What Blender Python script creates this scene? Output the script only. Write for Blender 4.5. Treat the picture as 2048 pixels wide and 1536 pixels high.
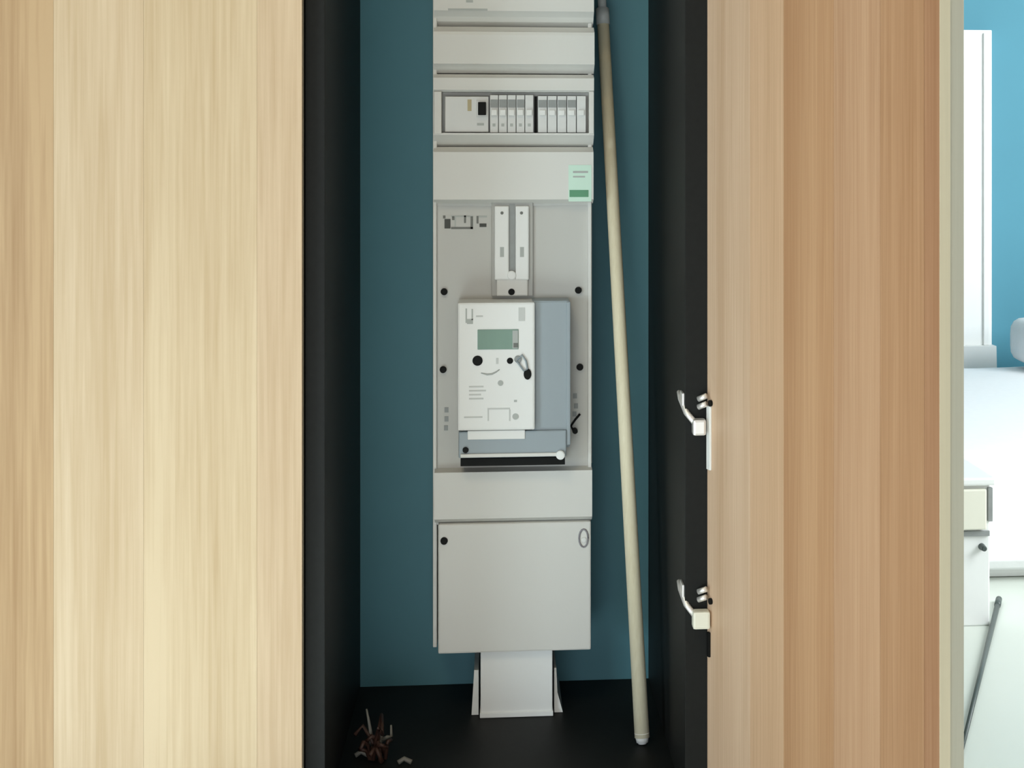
import bpy, bmesh, math, random
from mathutils import Vector, Matrix
random.seed(7)
for o in list(bpy.data.objects): bpy.data.objects.remove(o)
S = bpy.context.scene
C = S.collection

# ------------------------------------------------------------------ camera
F = 2880.0                       # focal length in pixels of a 2048 wide frame
YAW = math.radians(4.8)
PPX, PPY = 1242.0, 330.0         # principal point (the photograph is an off-centre crop)
CX, CY, CZ = 0.0, -1.8, 0.806
cam_d = bpy.data.cameras.new('camera'); cam = bpy.data.objects.new('camera', cam_d); C.objects.link(cam)
cam_d.sensor_width = 36; cam_d.lens = F / 2048 * 36
cam_d.shift_x = (1024 - PPX) / 2048; cam_d.shift_y = (PPY - 768) / 2048
cam_d.clip_start = 0.02
cam.location = (CX, CY, CZ); cam.rotation_euler = (math.pi / 2, 0, -YAW)
S.camera = cam

# ------------------------------------------------------------------ light
W = bpy.data.worlds.new('daylight'); S.world = W; W.use_nodes = True
bg = W.node_tree.nodes['Background']
bg.inputs[0].default_value = (1.0, 0.95, 0.87, 1); bg.inputs[1].default_value = 0.44
def area(name, loc, target, sx, sy, power, col):
    l = bpy.data.lights.new(name, 'AREA'); l.shape = 'RECTANGLE'; l.size = sx; l.size_y = sy
    l.energy = power; l.color = col
    o = bpy.data.objects.new(name, l); C.objects.link(o); o.location = loc
    o.rotation_euler = (Vector(target) - Vector(loc)).to_track_quat('-Z', 'Y').to_euler()
    return o
# daylight through the window of the room behind the photographer, and an unseen lamp added for the bright room
area('window_daylight', (-0.4, -4.2, 0.30), (-0.3, 0.3, 0.1), 1.6, 0.7, 34, (0.92, 0.96, 1.0))
area('side_window_daylight', (-2.6, -3.0, 0.55), (0.0, 0.3, 0.0), 0.8, 0.8, 48, (0.74, 0.90, 1.0))
area('ceiling_lamp', (-0.5, -1.5, 2.3), (-0.5, -1.3, 0.0), 0.5, 0.5, 11, (1.0, 0.80, 0.50))
spot_d = bpy.data.lights.new('floor_bounce_spot', 'SPOT'); spot_d.energy = 2600; spot_d.spot_size = math.radians(19); spot_d.spot_blend = .35  # unseen spot added to light the floor, whose bounce brightens the lower door
spot_d.shadow_soft_size = .04; spot_d.color = (0.82, 0.92, 1.0)
spot = bpy.data.objects.new('floor_bounce_spot', spot_d); C.objects.link(spot); spot.location = (-0.7, -2.6, 2.28)
spot.rotation_euler = (Vector((-0.45, -0.85, -.085)) - spot.location).to_track_quat('-Z', 'Y').to_euler()
area('right_room_fill', (2.7, 0.2, 1.5), (1.0, 2.0, 0.2), 1.6, 1.4, 96, (0.92, 0.97, 1.0))  # area lamp added out of view to whiten the bed and floor
S.view_settings.view_transform = 'Standard'; S.view_settings.look = 'None'
S.view_settings.gamma = 1; S.view_settings.use_curve_mapping = False
S.view_settings.exposure = -0.14

# ------------------------------------------------------------------ helpers
def at(px, py, Y):
    """point of the vertical plane Y that is seen at a place of the photograph"""
    t = (px - PPX) / F; ta = math.tan(YAW); dy = Y - CY
    dx = dy * (t + ta) / (1 - t * ta)
    depth = dx * math.sin(YAW) + dy * math.cos(YAW)
    return Vector((CX + dx, Y, CZ - (py - PPY) / F * depth))
def rect(x0, x1, y0, y1, Y):
    a = at(x0, (y0 + y1) / 2, Y).x; b = at(x1, (y0 + y1) / 2, Y).x; xm = (x0 + x1) / 2
    return a, b, at(xm, y1, Y).z, at(xm, y0, Y).z
def srgb(*c):
    return tuple(((v / 255) / 12.92 if v / 255 <= .04045 else (((v / 255) + .055) / 1.055) ** 2.4) for v in c)

MATS = {}
def mat(name, col, rough=.5, metal=0, var=.06, scale=30, bump=0.0, spec=.5, stretch=(1, 1, 1)):
    if name in MATS: return MATS[name]
    m = bpy.data.materials.new(name); m.use_nodes = True; N = m.node_tree.nodes; L = m.node_tree.links
    b = N['Principled BSDF']; b.inputs['Roughness'].default_value = rough; b.inputs['Metallic'].default_value = metal
    b.inputs['Specular IOR Level'].default_value = spec
    tc = N.new('ShaderNodeTexCoord'); mp = N.new('ShaderNodeMapping'); mp.inputs['Scale'].default_value = stretch
    nz = N.new('ShaderNodeTexNoise'); nz.inputs['Scale'].default_value = scale; nz.inputs['Detail'].default_value = 4
    L.new(tc.outputs['Object'], mp.inputs[0]); L.new(mp.outputs[0], nz.inputs['Vector'])
    mx = N.new('ShaderNodeMix'); mx.data_type = 'RGBA'
    mx.inputs[6].default_value = tuple(max(0, c * (1 - var)) for c in col[:3]) + (1,)
    mx.inputs[7].default_value = tuple(min(1, c * (1 + var)) for c in col[:3]) + (1,)
    L.new(nz.outputs['Fac'], mx.inputs[0]); L.new(mx.outputs[2], b.inputs['Base Color'])
    if bump:
        bp = N.new('ShaderNodeBump'); bp.inputs['Strength'].default_value = bump; bp.inputs['Distance'].default_value = .002
        L.new(nz.outputs['Fac'], bp.inputs['Height']); L.new(bp.outputs[0], b.inputs['Normal'])
    MATS[name] = m
    return m
def wood(name, pale, tan, seed, rough=.42, freq=42.0, contrast=1.0):
    """wood grain running along z"""
    m = bpy.data.materials.new(name); m.use_nodes = True; N = m.node_tree.nodes; L = m.node_tree.links
    b = N['Principled BSDF']; b.inputs['Roughness'].default_value = rough; b.inputs['Specular IOR Level'].default_value = .3
    tc = N.new('ShaderNodeTexCoord')
    def noise(sc, loc, detail, dist=0.0):
        mp = N.new('ShaderNodeMapping'); mp.inputs['Scale'].default_value = sc; mp.inputs['Location'].default_value = loc
        nz = N.new('ShaderNodeTexNoise'); nz.inputs['Scale'].default_value = 1; nz.inputs['Detail'].default_value = detail
        nz.inputs['Distortion'].default_value = dist
        L.new(tc.outputs['Object'], mp.inputs[0]); L.new(mp.outputs[0], nz.inputs['Vector']); return nz.outputs['Fac']
    a = noise((freq * .45, freq * .45, .55), (seed * 3.1, seed, seed * 1.7), 2, .4)      # broad figure
    f = noise((freq * 6, freq * 6, 5.0), (seed, seed * 2.3, 0), 4, .2)                   # fine pores
    def math_(op, x, y):
        n = N.new('ShaderNodeMath'); n.operation = op
        for i, v in enumerate((x, y)):
            if isinstance(v, (int, float)): n.inputs[i].default_value = v
            else: L.new(v, n.inputs[i])
        return n.outputs[0]
    s = math_('ADD', math_('MULTIPLY', a, 1.5 * contrast), math_('MULTIPLY', f, 1.35 * contrast))
    s = math_('SUBTRACT', s, 1.425 * contrast - .5)
    rp = N.new('ShaderNodeValToRGB'); e = rp.color_ramp.elements
    e[0].position = .1; e[0].color = (*tan, 1); e[1].position = .85; e[1].color = (*pale, 1)
    L.new(s, rp.inputs[0]); L.new(rp.outputs[0], b.inputs['Base Color'])
    bp = N.new('ShaderNodeBump'); bp.inputs['Strength'].default_value = .12; bp.inputs['Distance'].default_value = .001
    L.new(f, bp.inputs['Height']); L.new(bp.outputs[0], b.inputs['Normal'])
    return m

def world_loc(o):
    v = Vector(o.location)
    return v if o.parent is None else v + world_loc(o.parent)
def link(name, bm, m, parent=None, centre=None, smooth=False):
    """one mesh object; bm holds world coordinates, parents are never rotated"""
    if centre is None:
        lo = Vector([min(v.co[i] for v in bm.verts) for i in range(3)]); hi = Vector([max(v.co[i] for v in bm.verts) for i in range(3)])
        centre = (lo + hi) / 2; centre.z = lo.z
    centre = Vector(centre)
    for v in bm.verts: v.co -= centre
    bmesh.ops.recalc_face_normals(bm, faces=bm.faces)
    me = bpy.data.meshes.new(name); bm.to_mesh(me); bm.free()
    if smooth:
        for p in me.polygons: p.use_smooth = True
    me.materials.append(m)
    o = bpy.data.objects.new(name, me); C.objects.link(o)
    if parent: o.parent = parent; o.location = centre - world_loc(parent)
    else: o.location = centre
    return o
def tag(o, label=None, cat=None, group=None, kind=None):
    for k, v in (('label', label), ('category', cat), ('group', group), ('kind', kind)):
        if v: o[k] = v
    return o
def empty(name, loc, label, cat, group=None):
    o = bpy.data.objects.new(name, None); o.empty_display_size = .05; C.objects.link(o); o.location = loc
    return tag(o, label, cat, group)
def bm_box(x0, x1, y0, y1, z0, z1, bevel=0.0, bm=None, seg=2):
    bm = bm or bmesh.new()
    r = bmesh.ops.create_cube(bm, size=1, matrix=Matrix.Translation(((x0 + x1) / 2, (y0 + y1) / 2, (z0 + z1) / 2)) @ Matrix.Diagonal((abs(x1 - x0), abs(y1 - y0), abs(z1 - z0), 1)))
    if bevel:
        es = list({e for v in r['verts'] for e in v.link_edges})
        bmesh.ops.bevel(bm, geom=es, offset=bevel, segments=seg, affect='EDGES', profile=.6)
    return bm
def box(name, b, m, parent=None, bevel=.001):
    return link(name, bm_box(*b, bevel), m, parent)
def bm_cyl(a, b, r0, r1=None, seg=20, bm=None, cap_bevel=0.0):
    bm = bm or bmesh.new(); a = Vector(a); b = Vector(b); r1 = r0 if r1 is None else r1
    q = (b - a).to_track_quat('Z', 'Y').to_matrix().to_4x4()
    r = bmesh.ops.create_cone(bm, cap_ends=True, segments=seg, radius1=r0, radius2=r1, depth=(b - a).length, matrix=Matrix.Translation((a + b) / 2) @ q)
    if cap_bevel:
        es = [e for e in {e for v in r['verts'] for e in v.link_edges} if any(len(f.verts) > 4 for f in e.link_faces)]
        bmesh.ops.bevel(bm, geom=es, offset=cap_bevel, segments=3, affect='EDGES')
    return bm
def bm_tube(pts, r, seg=8, bm=None, taper=None):
    bm = bm or bmesh.new(); pts = [Vector(p) for p in pts]; rings = []
    for i, p in enumerate(pts):
        d = (pts[min(i + 1, len(pts) - 1)] - pts[max(i - 1, 0)]).normalized()
        u = d.orthogonal().normalized() if i == 0 else (u - d * u.dot(d)).normalized()
        w = d.cross(u); rr = r if taper is None else r * taper[i]
        rings.append([bm.verts.new(p + (u * math.cos(2 * math.pi * k / seg) + w * math.sin(2 * math.pi * k / seg)) * rr) for k in range(seg)])
    for A, B in zip(rings, rings[1:]):
        for k in range(seg): bm.faces.new((A[k], A[(k + 1) % seg], B[(k + 1) % seg], B[k]))
    bm.faces.new(rings[0][::-1]); bm.faces.new(rings[-1]); return bm
def bm_prism(poly, y0, y1, bm=None):
    """polygon of (x, z) points extruded along y"""
    bm = bm or bmesh.new()
    A = [bm.verts.new((x, y0, z)) for x, z in poly]; B = [bm.verts.new((x, y1, z)) for x, z in poly]
    bm.faces.new(A); bm.faces.new(B[::-1]); n = len(poly)
    for i in range(n): bm.faces.new((A[i], B[i], B[(i + 1) % n], A[(i + 1) % n]))
    return bm

# ------------------------------------------------------------------ materials
BLACK = mat('black_melamine', (.009, .0098, .0092), .55, var=.25, scale=120, spec=.18)
TEAL = mat('teal_wall_paint', (.078, .225, .275), .6, var=.05, scale=14, bump=.08)
BLUE = mat('blue_wall_paint', (.080, .280, .370), .7, var=.07, scale=3, bump=.05)
PANEL = mat('grey_white_plastic', (.675, .668, .632), .42, var=.03, scale=5)
PANEL_SHADED = mat('shaded_panel_plastic', (.515, .51, .48), .45, var=.03, scale=5)  # greyer copy of the panel plastic, recess shade darkened into its colour
CHANNEL = mat('channel_plastic', (.40, .395, .37), .45, var=.03, scale=5)
WHITEP = mat('white_plastic', (.760, .765, .745), .35, var=.03, scale=8)
MGREY = mat('meter_grey_plastic', (.285, .335, .365), .4, var=.03, scale=10)
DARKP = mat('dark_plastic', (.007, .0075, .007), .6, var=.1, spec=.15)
PRINT = mat('grey_print', (.16, .165, .15), .6, var=.1)
PRINT2 = mat('pale_grey_print', (.42, .44, .42), .6, var=.1)
LCD = mat('green_lcd', (.205, .315, .260), .6, var=.22, scale=22, stretch=(1, 1, .1))
MINT = mat('mint_sticker', (.60, .80, .68), .5, var=.05)
GREEN = mat('green_print', (.10, .30, .165), .5, var=.08)
YELLOW = mat('ochre_print', (.45, .38, .22), .5)
MODULE = mat('breaker_plastic', (.66, .665, .65), .4, var=.03)
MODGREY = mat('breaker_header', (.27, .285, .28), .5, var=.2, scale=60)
STEEL = mat('nickel', (.86, .84, .82), .42, metal=.7, var=.05)
WHITE = mat('white_paint', (.84, .855, .84), .45, var=.02)
FABRIC = mat('white_fabric', (.84, .85, .86), .9, var=.03, scale=60, bump=.2)
CREAM = mat('cream_paint', (.78, .77, .66), .5, var=.03)
TILE = mat('pale_floor', (.60, .64, .58), .35, var=.05, scale=2)
DARKROD = mat('dark_rod', (.055, .075, .07), .4)
POLE = wood('pole_wood', srgb(236, 228, 202), srgb(218, 207, 176), 3.3, .5, 60, .6)
EDGE = wood('edge_band', (.66, .58, .42), (.57, .51, .37), 9.1, .5, 60, .6)
EDGE2 = wood('edge_core', (.50, .475, .385), (.43, .41, .335), 2.1, .5, 60, .6)

# ------------------------------------------------------------------ the setting
ROOMZ = -0.085
XL, XR = at(650, 700, 0).x, at(1370, 700, 0).x        # inner faces of the black cabinet
XLO, XRO = at(610, 700, 0).x, at(1415, 700, 0).x      # outer faces
YB = 0.45
CEIL = 2.35
tag(box('floor', (-3.2, 3.4, -5.2, 3.1, ROOMZ - .03, ROOMZ), TILE, None, 0), kind='structure')
tag(box('ceiling', (-3.2, 3.4, -5.2, 3.1, CEIL, CEIL + .03), WHITE, None, 0), kind='structure')
tag(box('wall_back', (-1.6, XRO, YB, YB + .07, ROOMZ, CEIL), TEAL, None, 0), kind='structure')
tag(box('wall_far', (XRO - .2, 3.4, 2.72, 2.80, ROOMZ, CEIL), BLUE, None, 0), kind='structure')

# black cabinet: carcass, open oak door, hinges
cab = empty('tall_cabinet', ((XL + XR) / 2, .22, ROOMZ), 'tall black-lined cabinet with its oak door swung open to the right', 'cabinet')
CT = 2.28
box('side_panel', (XLO, XL, 0, YB, 0, CT), BLACK, cab, .0008)
box('side_panel', (XR, XRO, 0, YB, 0, CT), BLACK, cab, .0008)
box('bottom_panel', (XLO, XRO, .0, YB, -.028, 0), BLACK, cab, .0008)
box('top_panel', (XLO, XRO, 0, YB, CT, CT + .025), BLACK, cab, .0008)
box('plinth', (XLO, XRO, .03, .05, ROOMZ, -.028), BLACK, cab, .0008)

HX, HY = XRO - .0005, -.0016
DW, DT = .5, .028
p_end = (at(1880, 700, -.477).x - HX, -.477 - HY); ln = math.hypot(*p_end)
D = Vector((p_end[0] / ln, p_end[1] / ln, 0)); E = Vector((-D.y, D.x, 0)); DW = ln
def door_pt(s, t, z): return Vector((HX, HY, z)) + D * s + E * t
def door_s(px):
    t = (px - PPX) / F; k = (t + math.tan(YAW)) / (1 - t * math.tan(YAW))   # x = k * (y - CY)
    return (k * (HY - CY) - HX) / (D.x - k * D.y)
def door_box(name, s0, s1, t0, t1, z0, z1, m, parent, bevel=.0006):
    bm = bm_box(s0, s1, t0, t1, z0, z1, bevel)
    for v in bm.verts: v.co = door_pt(v.co.x, v.co.y, v.co.z)
    return link(name, bm, m, parent)
DZ0, DZ1 = -.02, 2.26
door = door_box('door', 0, DW - .0012, .0035, DT, DZ0, DZ1, EDGE2, cab)
cuts = [0] + [door_s(x) for x in (1500, 1567, 1667, 1760, 1848)] + [DW]
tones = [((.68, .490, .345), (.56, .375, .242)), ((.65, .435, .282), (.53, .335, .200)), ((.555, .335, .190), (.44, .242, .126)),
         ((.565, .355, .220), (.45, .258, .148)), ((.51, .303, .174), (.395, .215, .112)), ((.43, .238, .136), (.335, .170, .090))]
for i in range(len(cuts) - 1):
    door_box('plank', cuts[i] + (.0003 if i else 0), cuts[i + 1] - .0003, 0, .0036, DZ0, DZ1,
             wood('door_oak_%d' % i, *tones[i], 11.3 + i * 2.7, .45, 55, .9), door, .0004)
door_box('edge_band', DW - .0012, DW, 0, DT * .42, DZ0, DZ1, EDGE, door, .0002)

def hinge(py, white):
    c = at(1400, py, 0.0); z = c.z
    h = bpy.data.objects.new('hinge', None); h.empty_display_size = .02; C.objects.link(h); h.parent = cab
    h.location = Vector((XR, .03, z)) - world_loc(cab); h['label'] = 'nickel concealed hinge'
    zt = z + .022
    link('mounting_plate', bm_box(XR - .003, XR, .004, .030, zt - .006, zt + .010, .001), STEEL, h)
    bm = bmesh.new()
    pts = [(XR - .004, .030, zt + .008), (XR - .003, .016, zt + .001), (XR + .002, .0, z + .008), (XR + .012, -.008, z - .004)]
    bm_tube(pts, .0040, 8, bm, (.7, 1, 1, 1)); link('hinge_arm', bm, STEEL, h, smooth=True)
    # knuckle between carcass edge and door, cup flange on the door
    link('knuckle', bm_box(XR + .008, XRO - (.004 if white else -.001), -.018, -.0012, z - .018, z + (.002 if white else .004), .003), STEEL if white else CREAM, h)
    for dz in (.016, .026):
        link('link_pin', bm_cyl((XR + .016, -.006, z + dz), (XRO - .003, -.012, z + dz + .005), .0035), STEEL, h, smooth=True)
    bm = bm_box(.004, .034, -.0018, .0, z - .034, z + .030, .0008)
    for v in bm.verts: v.co = door_pt(v.co.x, v.co.y, v.co.z)
    if white:
        cup = door_box('cup_flange', .003, .013, -.003, -.0001, z - .062, z + .018, WHITE, h, .0008)
        bm.free()
    else:
        cup = door_box('cup_flange', .004, .010, -.003, -.0001, z - .055, z - .024, DARKP, h, .0008); bm.free()
    bmc = bm_cyl((0.012, -.003, z + (.022 if white else .016)), (.012, -.0001, z + (.022 if white else .016)), .004, seg=12)
    for v in bmc.verts: v.co = door_pt(v.co.x, v.co.y, v.co.z)
    link('screw', bmc, DARKP, h)
hinge(838, True)
hinge(1222, False)

# pale oak door of the neighbouring unit, closed
YD = -.022
lx = [at(px, 700, YD).x for px in (-130, 0, 107, 287, 514, 604)]
lx[0] = -1.35
ldoor = empty('oak_door', ((lx[0] + lx[-1]) / 2, YD / 2, -.02), 'closed pale oak plank door on the left of the black cabinet', 'door')
box('door_core', (lx[0], lx[-1] - .0004, YD + .003, -.002, -.02, 2.26), EDGE2, ldoor, .0006)
ltone = [((.50, .335, .188), (.37, .222, .110)), ((.50, .340, .190), (.365, .222, .110)), ((.640, .500, .345), (.515, .375, .228)),
         ((.625, .490, .325), (.500, .362, .213)), ((.64, .490, .335), (.515, .370, .232))]
lcut = [lx[0], lx[1] - .12, lx[2], lx[3], lx[4], lx[5]]
for i in range(5):
    box('plank', (lcut[i] + .00005, lcut[i + 1] - .00005, YD, YD + .0035, -.02, 2.26), wood('oak_%d' % i, *ltone[i], 4.7 + i * 3.9, .42, 34, 1.0), ldoor, .0003)
box('carcass_side', (XLO - .024, XLO - .003, 0, YB - .001, ROOMZ, 2.28), BLACK, ldoor, .0008)
box('carcass_side', (lx[0], lx[0] + .02, 0, YB - .001, ROOMZ, 2.28), BLACK, ldoor, .0008)

# ------------------------------------------------------------------ distribution board
YF = .300                        # front of the covers
b0 = at(1025, 700, YF)
board = empty('distribution_board', (b0.x, YB, at(1025, 1305, YF).z), 'tall narrow grey-white electrical distribution board on the teal back wall', 'electrical board')
def part(name, px, Y0, Y1, m, parent=board, bevel=.0015):
    x0, x1, z0, z1 = rect(*px, Y0)
    return box(name, (x0, x1, Y0, Y1, z0, z1), m, parent, bevel)
def profile(name, xa, xb, pts, m, yb=.345):
    xm = (xa + xb) / 2; A0 = at(xa, 700, YF).x; A1 = at(xb, 700, YF).x
    poly = [(y, at(xm, py, y).z) for py, y in pts]; poly = [(yb, poly[0][1])] + poly + [(yb, poly[-1][1])]
    bm = bmesh.new(); L_ = [bm.verts.new((A0, y, z)) for y, z in poly]; R_ = [bm.verts.new((A1, y, z)) for y, z in poly]
    bm.faces.new(L_); bm.faces.new(R_[::-1]); n = len(poly)
    for i in range(n): bm.faces.new((L_[i], R_[i], R_[(i + 1) % n], L_[(i + 1) % n]))
    return link(name, bm, m, board)
top_z = at(1025, -160, YF).z
x0, x1, z0, z1 = rect(866, 1184, 0, 1288, .318)
box('base', (x0, x1, .345, YB, z0, top_z + .1), PANEL, board, .002)
# side rails standing a little proud to the left and right of the covers
xr = at(1188, 300, .315).x
box('side_rail', (x0, x0 + .006, .312, .345, z0, top_z + .1), PANEL, board, .0015)
box('side_rail', (x1 - .006, x1, .318, .345, at(1025, 930, .318).z, top_z + .1), PANEL, board, .0015)
# covers from the top down
profile('cover', 868, 1188, [(-160, YF), (22, YF), (34, YF + .010), (44, YF + .016), (55, YF + .030)], PANEL)
part('print_mark', (896, 975, 17, 21), YF - .0006, YF, PRINT2, bevel=0)
part('print_mark', (932, 946, 0, 5), YF - .0006, YF, PRINT2, bevel=0)

profile('cover', 867, 1189, [(54, YF + .016), (64, YF + .001), (70, YF), (128, YF), (136, YF + .008), (147, YF + .018)], PANEL)

# breaker row: frame of four bars around the window, recess, modules
profile('breaker_frame', 867, 1188, [(149, YF + .012), (156, YF), (180, YF), (184, YF + .004)], PANEL)
profile('breaker_frame', 867, 1188, [(266, YF + .001), (270, YF + .001), (289, YF + .018), (296, YF + .030)], PANEL)
part('breaker_frame', (868, 883, 183, 268), YF, .345, PANEL, bevel=.001)
part('breaker_frame', (1178, 1188, 183, 268), YF, .345, PANEL, bevel=.001)

part('recess', (883, 1178, 183, 268), .325, .335, PANEL_SHADED, bevel=0)
bl = part('blank_module', (890, 977, 193, 264), .306, .325, MODULE, bevel=.0012)
part('print_mark', (935, 943, 199, 222), .3052, .306, YELLOW, bl, 0)
sw = part('main_switch', (953, 975, 200, 234), .3035, .306, MODULE, bl, .0006)
part('rocker', (956, 972, 204, 230), .297, .306, DARKP, bl, .001)
part('print_mark', (954, 968, 246, 251), .3052, .306, PRINT2, bl, 0)
for k in range(5):
    m = part('breaker', (980 + k * 17.6, 996.4 + k * 17.6, 190, 265), .307, .325, MODULE, bevel=.0008)
    part('header', (981 + k * 17.6, 996 + k * 17.6, 199, 215), .3064, .307, MODGREY if k < 4 else MODULE, m, 0)
    part('lever', (982 + k * 17.6, 994 + k * 17.6, 219, 231), .302, .307, WHITEP, m, .001)
    part('print_mark', (985 + k * 17.6, 991 + k * 17.6, 247, 253), .3064, .307, PRINT2, m, 0)
part('module_gap', (1069, 1074, 193, 266), .318, .325, DARKP, bevel=0)
for k in range(5):
    m = part('breaker', (1076 + k * 19.4, 1094 + k * 19.4, 192, 265), .307, .325, MODULE, bevel=.0008)
    part('header', (1077 + k * 19.4, 1093.5 + k * 19.4, 200, 215), .3064, .307, MODGREY if k < 4 else MODULE, m, 0)
    part('lever', (1079 + k * 19.4, 1091 + k * 19.4, 220, 231), .303, .307, WHITEP, m, .001)
profile('cover', 867, 1187, [(294, YF + .016), (304, YF), (399, YF), (407, YF + .013)], PANEL)
st = part('sticker', (1137, 1183, 330, 403), YF - .0007, YF - .0001, MINT, bevel=0)
st['label'] = 'mint sticker with a green bar'
part('sticker_bar', (1139, 1177, 380, 394), YF - .0012, YF - .0007, GREEN, st, 0)
part('sticker_print', (1146, 1176, 342, 346), YF - .0012, YF - .0007, PRINT2, st, 0)
part('sticker_print', (1146, 1170, 352, 355), YF - .0012, YF - .0007, PRINT2, st, 0)
# recessed mounting plate of the meter
YP = .316
part('mounting_plate', (872, 1180, 404, 936), YP, .345, PANEL_SHADED, bevel=.001)
rim = part('plate_rim', (866, 873, 404, 936), YP - .008, .345, PANEL, bevel=.001)
part('plate_rim', (1176, 1183, 404, 936), YP - .008, .345, PANEL, bevel=.001)
part('plate_step', (872, 1180, 404, 412), YP - .003, YP, PANEL_SHADED, bevel=.0005)
# printed nameplate, top left
def pm(a, b, c, d, m=PRINT): part('nameplate_print', (a, b, c, d), YP - .0006, YP, m, bevel=0)
DPRINT = mat('dark_print', (.055, .058, .05), .6)
pm(889, 901, 438, 457, DPRINT); pm(886, 891, 431, 437); pm(902, 946, 431, 434, PRINT2); pm(902, 946, 454, 458); pm(909, 912, 434, 454, PRINT2)
pm(904, 909, 433, 440); pm(928, 932, 431, 446); pm(941, 946, 433, 458); pm(953, 957, 432, 447); pm(957, 974, 431, 435, PRINT2); pm(959, 973, 447, 454, DPRINT)
# vertical cable channel with two white strips
ch = part('cable_channel', (983, 1066, 404, 592), YP - .006, YP, CHANNEL, bevel=.001)
part('channel_strip', (989, 1018, 412, 560), YP - .011, YP - .006, WHITEP, ch, .002)
part('channel_strip', (1031, 1058, 412, 560), YP - .011, YP - .006, WHITEP, ch, .002)
part('channel_slot', (1019, 1030, 408, 545), YP - .0068, YP - .006, MODGREY, ch, 0)
part('channel_foot', (993, 1056, 552, 592), YP - .009, YP - .006, PANEL, ch, .002)
def knob(px, py, r, Y0, Y1, m, parent, name='screw'):
    c = at(px, py, Y0)
    return link(name, bm_cyl((c.x, Y0, c.z), (c.x, Y1, c.z), r, r * 1.1, 20, cap_bevel=r * .15), m, parent, smooth=False)
knob(1023, 551, .0065, YP - .013, YP - .006, WHITEP, ch, 'knob')
for x, y in ((1004, 426), (1043, 426)): knob(x, y, .0022, YP - .0118, YP - .0105, PRINT, ch, 'rivet')
for x in (1004, 1044): part('strip_slot', (x - 4, x + 4, 494, 514), YP - .0114, YP - .011, PRINT2, ch, 0)
for x, y in ((888, 584), (1023, 584), (1157, 581), (886, 740), (1160, 735)):
    knob(x, y, .0047, YP - (.011 if x == 1023 else .006), YP - .001, DARKP, board)
# small marks and the sealing wire beside the meter
for x, y in ((1150, 792), (1152, 812), (1149, 828), (893, 820), (893, 838), (892, 856)):
    part('seal_slot', (x - 4, x + 4, y - 5, y + 5), YP - .0012, YP, MODGREY, bevel=0)
bmw = bm_tube([at(1150 + dx, 846 + dy, YP - .003) for dx, dy in ((10, -18), (0, -6), (-8, 6), (-2, 18), (4, 14))], .0016, 6)
link('seal_wire', bmw, DARKP, board, smooth=True)
c = at(1150, 862, YP - .006); link('lead_seal', bm_cyl((c.x, YP - .009, c.z), (c.x, YP, c.z), .004, seg=14), DARKP, board)
# lower covers
profile('cover', 869, 1184, [(935, YF + .012), (943, YF - .004), (1036, YF - .004), (1042, YF + .006)], PANEL)
part('cover_step', (872, 1180, 1038, 1047), YF + .014, .345, PANEL)
part('cover', (876, 1182, 1046, 1304), YF - .004, .345, PANEL, bevel=.0025)
knob(888, 1083, .0050, YF - .008, YF - .003, DARKP, board)
bml = bmesh.new()
c = at(1167, 1076, YF - .004)
bm_tube([(c.x + .0065 * math.cos(a), YF - .005, c.z + .013 * math.sin(a)) for a in [i * math.pi / 8 for i in range(17)]], .0013, 6, bml)
lk = link('lock_ring', bml, mat('mauve_grey', (.26, .25, .27), .5), board, smooth=True)
knob(1168, 1080, .0035, YF - .006, YF - .004, WHITEP, board, 'lock_core')

# ------------------------------------------------------------------ meter
YM = .258
mm = at(1027, 900, YM)
meter = empty('electricity_meter', (mm.x, YP, at(1027, 925, YM).z), 'electricity meter with white face, green display and grey casing on the board', 'meter')
def mp(name, px, Y0, Y1, m, parent=meter, bevel=.0012): return part(name, px, Y0, Y1, m, parent, bevel)
mp('casing', (1064, 1140, 601, 896), YM + .012, YP, MGREY, bevel=.003)
mp('casing_rim', (1133, 1141, 604, 890), YM + .009, YM + .02, MGREY)
mp('terminal_cover', (917, 1133, 862, 915), YM + .006, YP, MGREY, bevel=.002)
mp('under_meter_shadow', (921, 1130, 916, 931), YM + .014, YP, DARKP, bevel=.0005)  # black block standing in for the shadow under the meter
mp('cover_lip', (921, 1116, 907, 914), YM + .003, YM + .012, PANEL, bevel=.0006)
face = mp('face', (915, 1070, 605, 861), YM, YP, WHITEP, bevel=.003)
mp('label_strip', (935, 1050, 861, 879), YM + .004, YM + .010, WHITEP, bevel=.001)
fr = mp('display', (955, 1037, 659, 699), YM - .0016, YM + .002, LCD, bevel=.0008)
mp('display_glass', (1025, 1036, 661, 697), YM - .0022, YM - .0015, PRINT2, fr, 0)
mp('display_mark', (1027, 1036, 686, 695), YM - .0026, YM - .0022, PRINT, fr, 0)
knob(955, 722, .0068, YM - .003, YM + .001, DARKP, meter, 'button')
knob(1020, 722, .0042, YM - .002, YM + .001, DARKP, meter, 'button')
knob(1036, 719, .005, YM - .003, YM + .001, MODGREY, meter, 'seal_post')
bmw = bm_tube([at(x, y, YM - .003) for x, y in ((1035, 720), (1044, 710), (1052, 722), (1055, 738), (1048, 742), (1038, 728), (1033, 722))], .0014, 6)
link('seal_wire', bmw, MGREY, meter, smooth=True)
c = at(1055, 748, YM); 
bms = bm_cyl((0, -.003, 0), (0, .002, 0), .0058, seg=18, cap_bevel=.001)
for v in bms.verts: v.co = Vector((c.x + v.co.x * .95, YM + v.co.y, c.z + v.co.z * 1.35))
link('seal', bms, DARKP, meter)
def mark(a, b, c_, d, m=PRINT2): mp('print_mark', (a, b, c_, d), YM - .0006, YM, m, face, 0)
PALE = mat('faint_print', (.56, .57, .55), .6)
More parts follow.
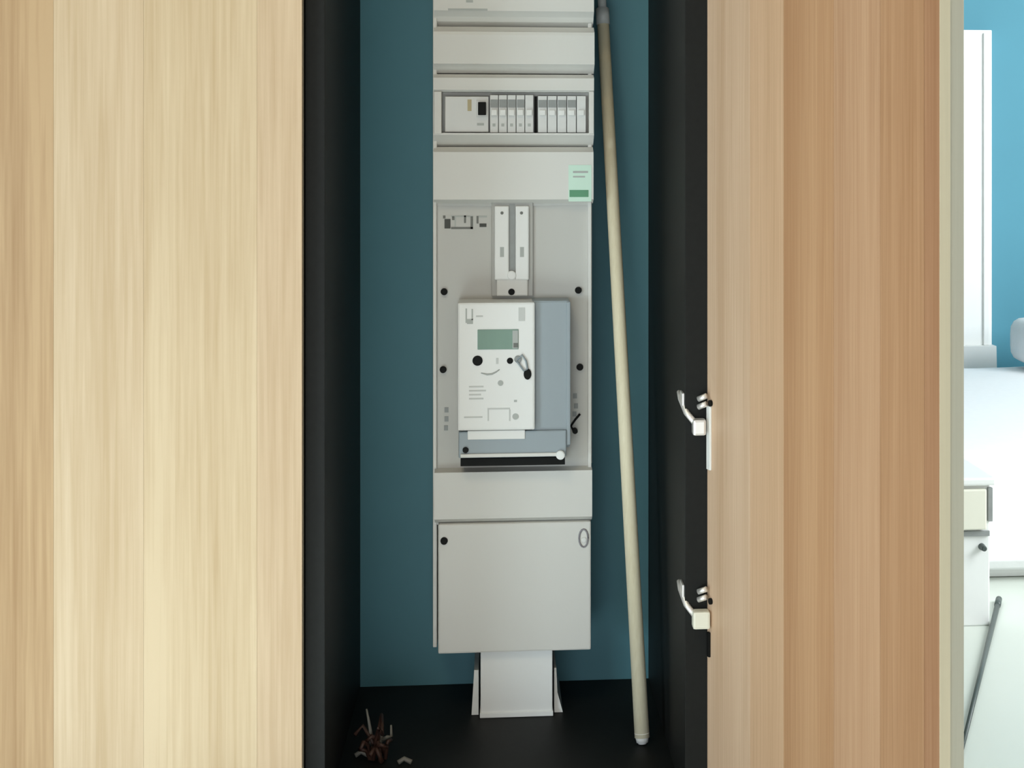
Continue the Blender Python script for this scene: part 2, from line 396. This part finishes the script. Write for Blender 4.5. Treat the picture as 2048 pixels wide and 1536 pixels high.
mark(931, 934, 617, 646); mark(934, 946, 638, 648, PRINT2); mark(943, 946, 618, 640)
mark(952, 966, 631, 634, PALE); mark(1037, 1050, 615, 642, PALE)
mark(992, 997, 716, 728, PALE)
bmk = bm_tube([at(x, y, YM - .0003) for x, y in ((962, 746), (974, 749), (984, 748), (992, 744), (999, 739))], .0011, 6, None, (.7, 1.3, 1.2, 1, .6))
link('print_mark', bmk, PRINT2, face, smooth=True)
bmk = bm_cyl(at(1001, 766, YM - .0008), at(1001, 766, YM), .004, seg=14); link('print_mark', bmk, PRINT2, face)
for y in (772, 780, 788, 796): mark(938, 972 - (y % 3) * 5, y, y + 3, PALE)
mark(975, 1020, 816, 819, PALE); mark(975, 978, 819, 842, PALE); mark(1018, 1021, 819, 842, PALE); mark(928, 965, 833, 836, PALE)
bmk = bm_cyl(at(1031, 833, YM - .0008), at(1031, 833, YM), .0045, seg=16); link('print_mark', bmk, PRINT2, face)
mark(1028, 1034, 800, 804, PRINT2)
knob(1121, 911, .0062, YM - .001, YM + .006, WHITE, meter, 'cover_screw')
knob(931, 901, .004, YM + .002, YM + .006, DARKP, meter, 'cover_screw')

# ------------------------------------------------------------------ trunking below the board
YT = .308
x0, x1, _, z1 = rect(961, 1105, 1305, 1435, YT)
trunk = empty('cable_trunking', ((x0 + x1) / 2, YB, 0), 'short white cable trunking between the board and the black cabinet floor', 'trunking')
box('trunking_cover', (x0, x1, YT, YT + .09, .006, z1 + .002), WHITE, trunk, .0015)
box('trunking_foot', (x0 - .001, x1 + .001, YT - .002, YT + .05, .0005, .008), WHITE, trunk, .001)
xl, xr_ = at(943, 1435, YT + .012).x, at(1112, 1435, YT + .012).x
for a, b, s in ((xl, x0 - .003, -1), (x1 + .003, xr_ + .006, 1)):
    zt = .066
    poly = [(a, .0005), (b, .0005), (b, zt), (a + (.004 if s < 0 else 0), zt)] if s < 0 else [(a, .0005), (b + .004, .0005), (b - .004, .03), (a + .003, zt), (a, zt)]
    link('trunking_flange', bm_prism(poly, YT + .012, YB), WHITEP, trunk)

# ------------------------------------------------------------------ wooden pole leaning in the cabinet
def ground(px, py):
    t = (px - PPX) / F; depth = (CZ) * F / (py - PPY); lat = t * depth
    return Vector((CX + lat * math.cos(YAW) + depth * math.sin(YAW), CY - lat * math.sin(YAW) + depth * math.cos(YAW), 0))
pb = ground(1285, 1490); pt = at(1205, 22, .395)
pole = empty('wooden_pole', pb, 'long pale wooden pole leaning in the cabinet right of the board', 'pole')
d = (pt - pb).normalized(); pb2 = pb + d * .008
R0 = .0106
link('shaft', bm_cyl(pb2, pt - d * .02, R0 * .98, R0 * .86, 24, cap_bevel=.002), POLE, pole, smooth=True)
link('foot_cap', bm_cyl(pb + d * .0015, pb + d * .018, R0 * .72, R0 * 1.03, 24, cap_bevel=.002), WHITEP, pole, smooth=True)
link('ferrule', bm_cyl(pt - d * .022, pt + d * .004, R0 * .98, R0 * .98, 24, cap_bevel=.001), mat('grey_ferrule', (.50, .53, .53), .4), pole, smooth=True)
link('tip', bm_cyl(pt + d * .004, pt + d * .11, R0 * .62, R0 * .6, 20), mat('grey_ferrule', (0, 0, 0)), pole, smooth=True)

# ------------------------------------------------------------------ clump of loose wires on the cabinet floor
wc = ground(755, 1520)
clump = empty('wire_clump', wc, 'small clump of reddish-brown wires with pale ends on the cabinet floor', 'wires')
RUST = mat('reddish_brown_wire', (.045, .018, .011), .6, var=.3, scale=60)
PALEW = mat('pale_wire', (.17, .165, .145), .5, var=.1)
for k in range(12):
    a = random.uniform(-1.1, 1.1); h = random.uniform(.015, .05); q = random.uniform(.006, .03)
    p0 = wc + Vector((random.uniform(-.012, .012), random.uniform(-.02, .012), .003))
    pts = [p0, p0 + Vector((q * math.sin(a) * .5, random.uniform(-.008, .008), h * .6)), p0 + Vector((q * math.sin(a) * 1.1, random.uniform(-.02, .02), h)),
           p0 + Vector((q * math.sin(a) * 1.6, random.uniform(-.03, .02), h * .75))]
    link('wire', bm_tube(pts, .0028, 6), RUST, clump, smooth=True)
for pts in (((738, 1500), (742, 1470), (738, 1445), (733, 1418)), ((757, 1500), (762, 1478), (764, 1462), (766, 1450)), ((764, 1480), (775, 1474), (783, 1472), (782, 1450))):
    P = [Vector((at(x, y, wc.y + .01))) for x, y in pts]
    link('pale_wire', bm_tube(P, .0026, 6, None, (1.2, 1.1, .8, .5)), PALEW, clump, smooth=True)
for (x, y) in ((722, 1516), (808, 1530)):
    g = ground(x, y); link('pale_wire', bm_tube([g + Vector((-.008, 0, .0035)), g + Vector((0, .004, .007)), g + Vector((.010, 0, .0035))], .0034, 6), PALEW, clump, smooth=True)

# ------------------------------------------------------------------ bright room seen past the open door
def at_d(px, py, depth):
    t = (px - PPX) / F; lat = t * depth
    return Vector((CX + lat * math.cos(YAW) + depth * math.sin(YAW), CY - lat * math.sin(YAW) + depth * math.cos(YAW), CZ - (py - PPY) / F * depth))
YW = 2.72
# white upright on the blue wall
a = at(1984, 60, YW - .05); a0 = at(1900, 60, YW - .05); zb = at(1960, 690, YW - .05).z; zf = at(1960, 748, YW - .05).z
up = empty('white_upright', ((a0.x + a.x) / 2, YW, ROOMZ), 'tall white upright panel standing against the blue wall', 'panel')
box('upright_board', (a0.x, a.x, YW - .05, YW, zb - .01, a.z), WHITE, up, .003)
box('upright_bead', (a.x - .03, a.x - .012, YW - .06, YW - .045, zb, a.z - .01), WHITE, up, .003)
xb = at(1992, 740, YW - .07).x
link('upright_base', bm_prism([(a0.x, ROOMZ), (xb, ROOMZ), (xb, zf), (a.x + .004, zb), (a0.x, zb)], YW - .08, YW), WHITE, up)

# low white daybed
bz = ROOMZ + .285
near, far = 1.18, 2.46
bx0 = at(1900, 900, near).x - .25
bed = empty('low_bed', (bx0 + .95, (near + far) / 2, ROOMZ), 'low bed draped in white fabric in front of the blue wall', 'bed')
box('bed_base', (bx0 + .04, bx0 + 1.86, near + .05, far - .02, ROOMZ, ROOMZ + .1), WHITE, bed, .01)
bm = bm_box(bx0, bx0 + 1.9, near, far, ROOMZ + .02, bz, .05, seg=4)
bmesh.ops.subdivide_edges(bm, edges=bm.edges[:], cuts=7, use_grid_fill=True)
from mathutils import noise as mnoise
for v in bm.verts:
    n = mnoise.noise(v.co * 5.0) * .022 + mnoise.noise(v.co * 14) * .006
    v.co.y += n if v.co.y < near + .1 else 0
    if v.co.z > bz - .08: v.co.z += n * .7
link('blanket', bm, FABRIC, bed, smooth=True)
cp = at(2036, 724, far - .12)
bm = bm_box(cp.x, cp.x + .36, far - .22, far - .02, bz + .016, bz + .15, .05, seg=4)
tag(link('cushion', bm, FABRIC, None, smooth=True), 'small white cushion on the low bed at the right edge', 'cushion')

# low cream drawer unit in front of the bed
q = at_d(1986, 1065, 2.78)
nx1, ny0 = q.x, q.y
ncab = empty('drawer_unit', (nx1 - .14, ny0 + .1, ROOMZ), 'low white drawer unit with a cream drawer beside the open oak door', 'drawer unit')
zt = at_d(1960, 950, 2.8).z; zd = at_d(1960, 1066, 2.78).z
box('body', (nx1 - .34, nx1 - .004, ny0 + .006, ny0 + .2, ROOMZ, zt - .016), WHITE, ncab, .003)
link('top_board', bm_box(nx1 - .35, nx1 + .004, ny0 - .006, ny0 + .21, zt - .015, zt, .004), WHITE, ncab)
box('drawer', (nx1 - .335, nx1 - .014, ny0 - .006, ny0 + .006, zd + .008, zt - .022), CREAM, ncab, .003)
box('drawer_shadow_line', (nx1 - .335, nx1 - .006, ny0 + .001, ny0 + .008, zd - .006, zd + .004), MODGREY, ncab, .0005)  # grey strip painted as the shadow line below the drawer
box('side_bracket', (nx1 - .010, nx1 - .001, ny0 - .002, ny0 + .008, zt - .085, zt - .02), MODGREY, ncab, .001)
k = at_d(1968, 1097, 2.77)
link('pull', bm_cyl((k.x, ny0 - .012, k.z), (k.x, ny0 + .008, k.z), .005, .007, 14, cap_bevel=.001), DARKROD, ncab)

# dark rod lying on the pale floor
def gr(px, py):
    dep = (CZ - ROOMZ) * F / (py - PPY); p = at_d(px, py, dep); p.z = ROOMZ; return p
ra, rb = gr(1998, 1204), gr(1922, 1515)
up_ = Vector((0, 0, .0065))
rod = empty('dark_rod', (ra + rb) / 2, 'thin dark rod lying on the pale floor right of the open door', 'rod')
dd = (rb - ra).normalized()
link('rod_shaft', bm_cyl(ra + up_ + dd * .03, rb + up_, .0055, .0030, 14), DARKROD, rod, smooth=True)
link('rod_handle', bm_cyl(ra + up_, ra + up_ + dd * .05, .0064, .0064, 14, cap_bevel=.002), DARKROD, rod, smooth=True)
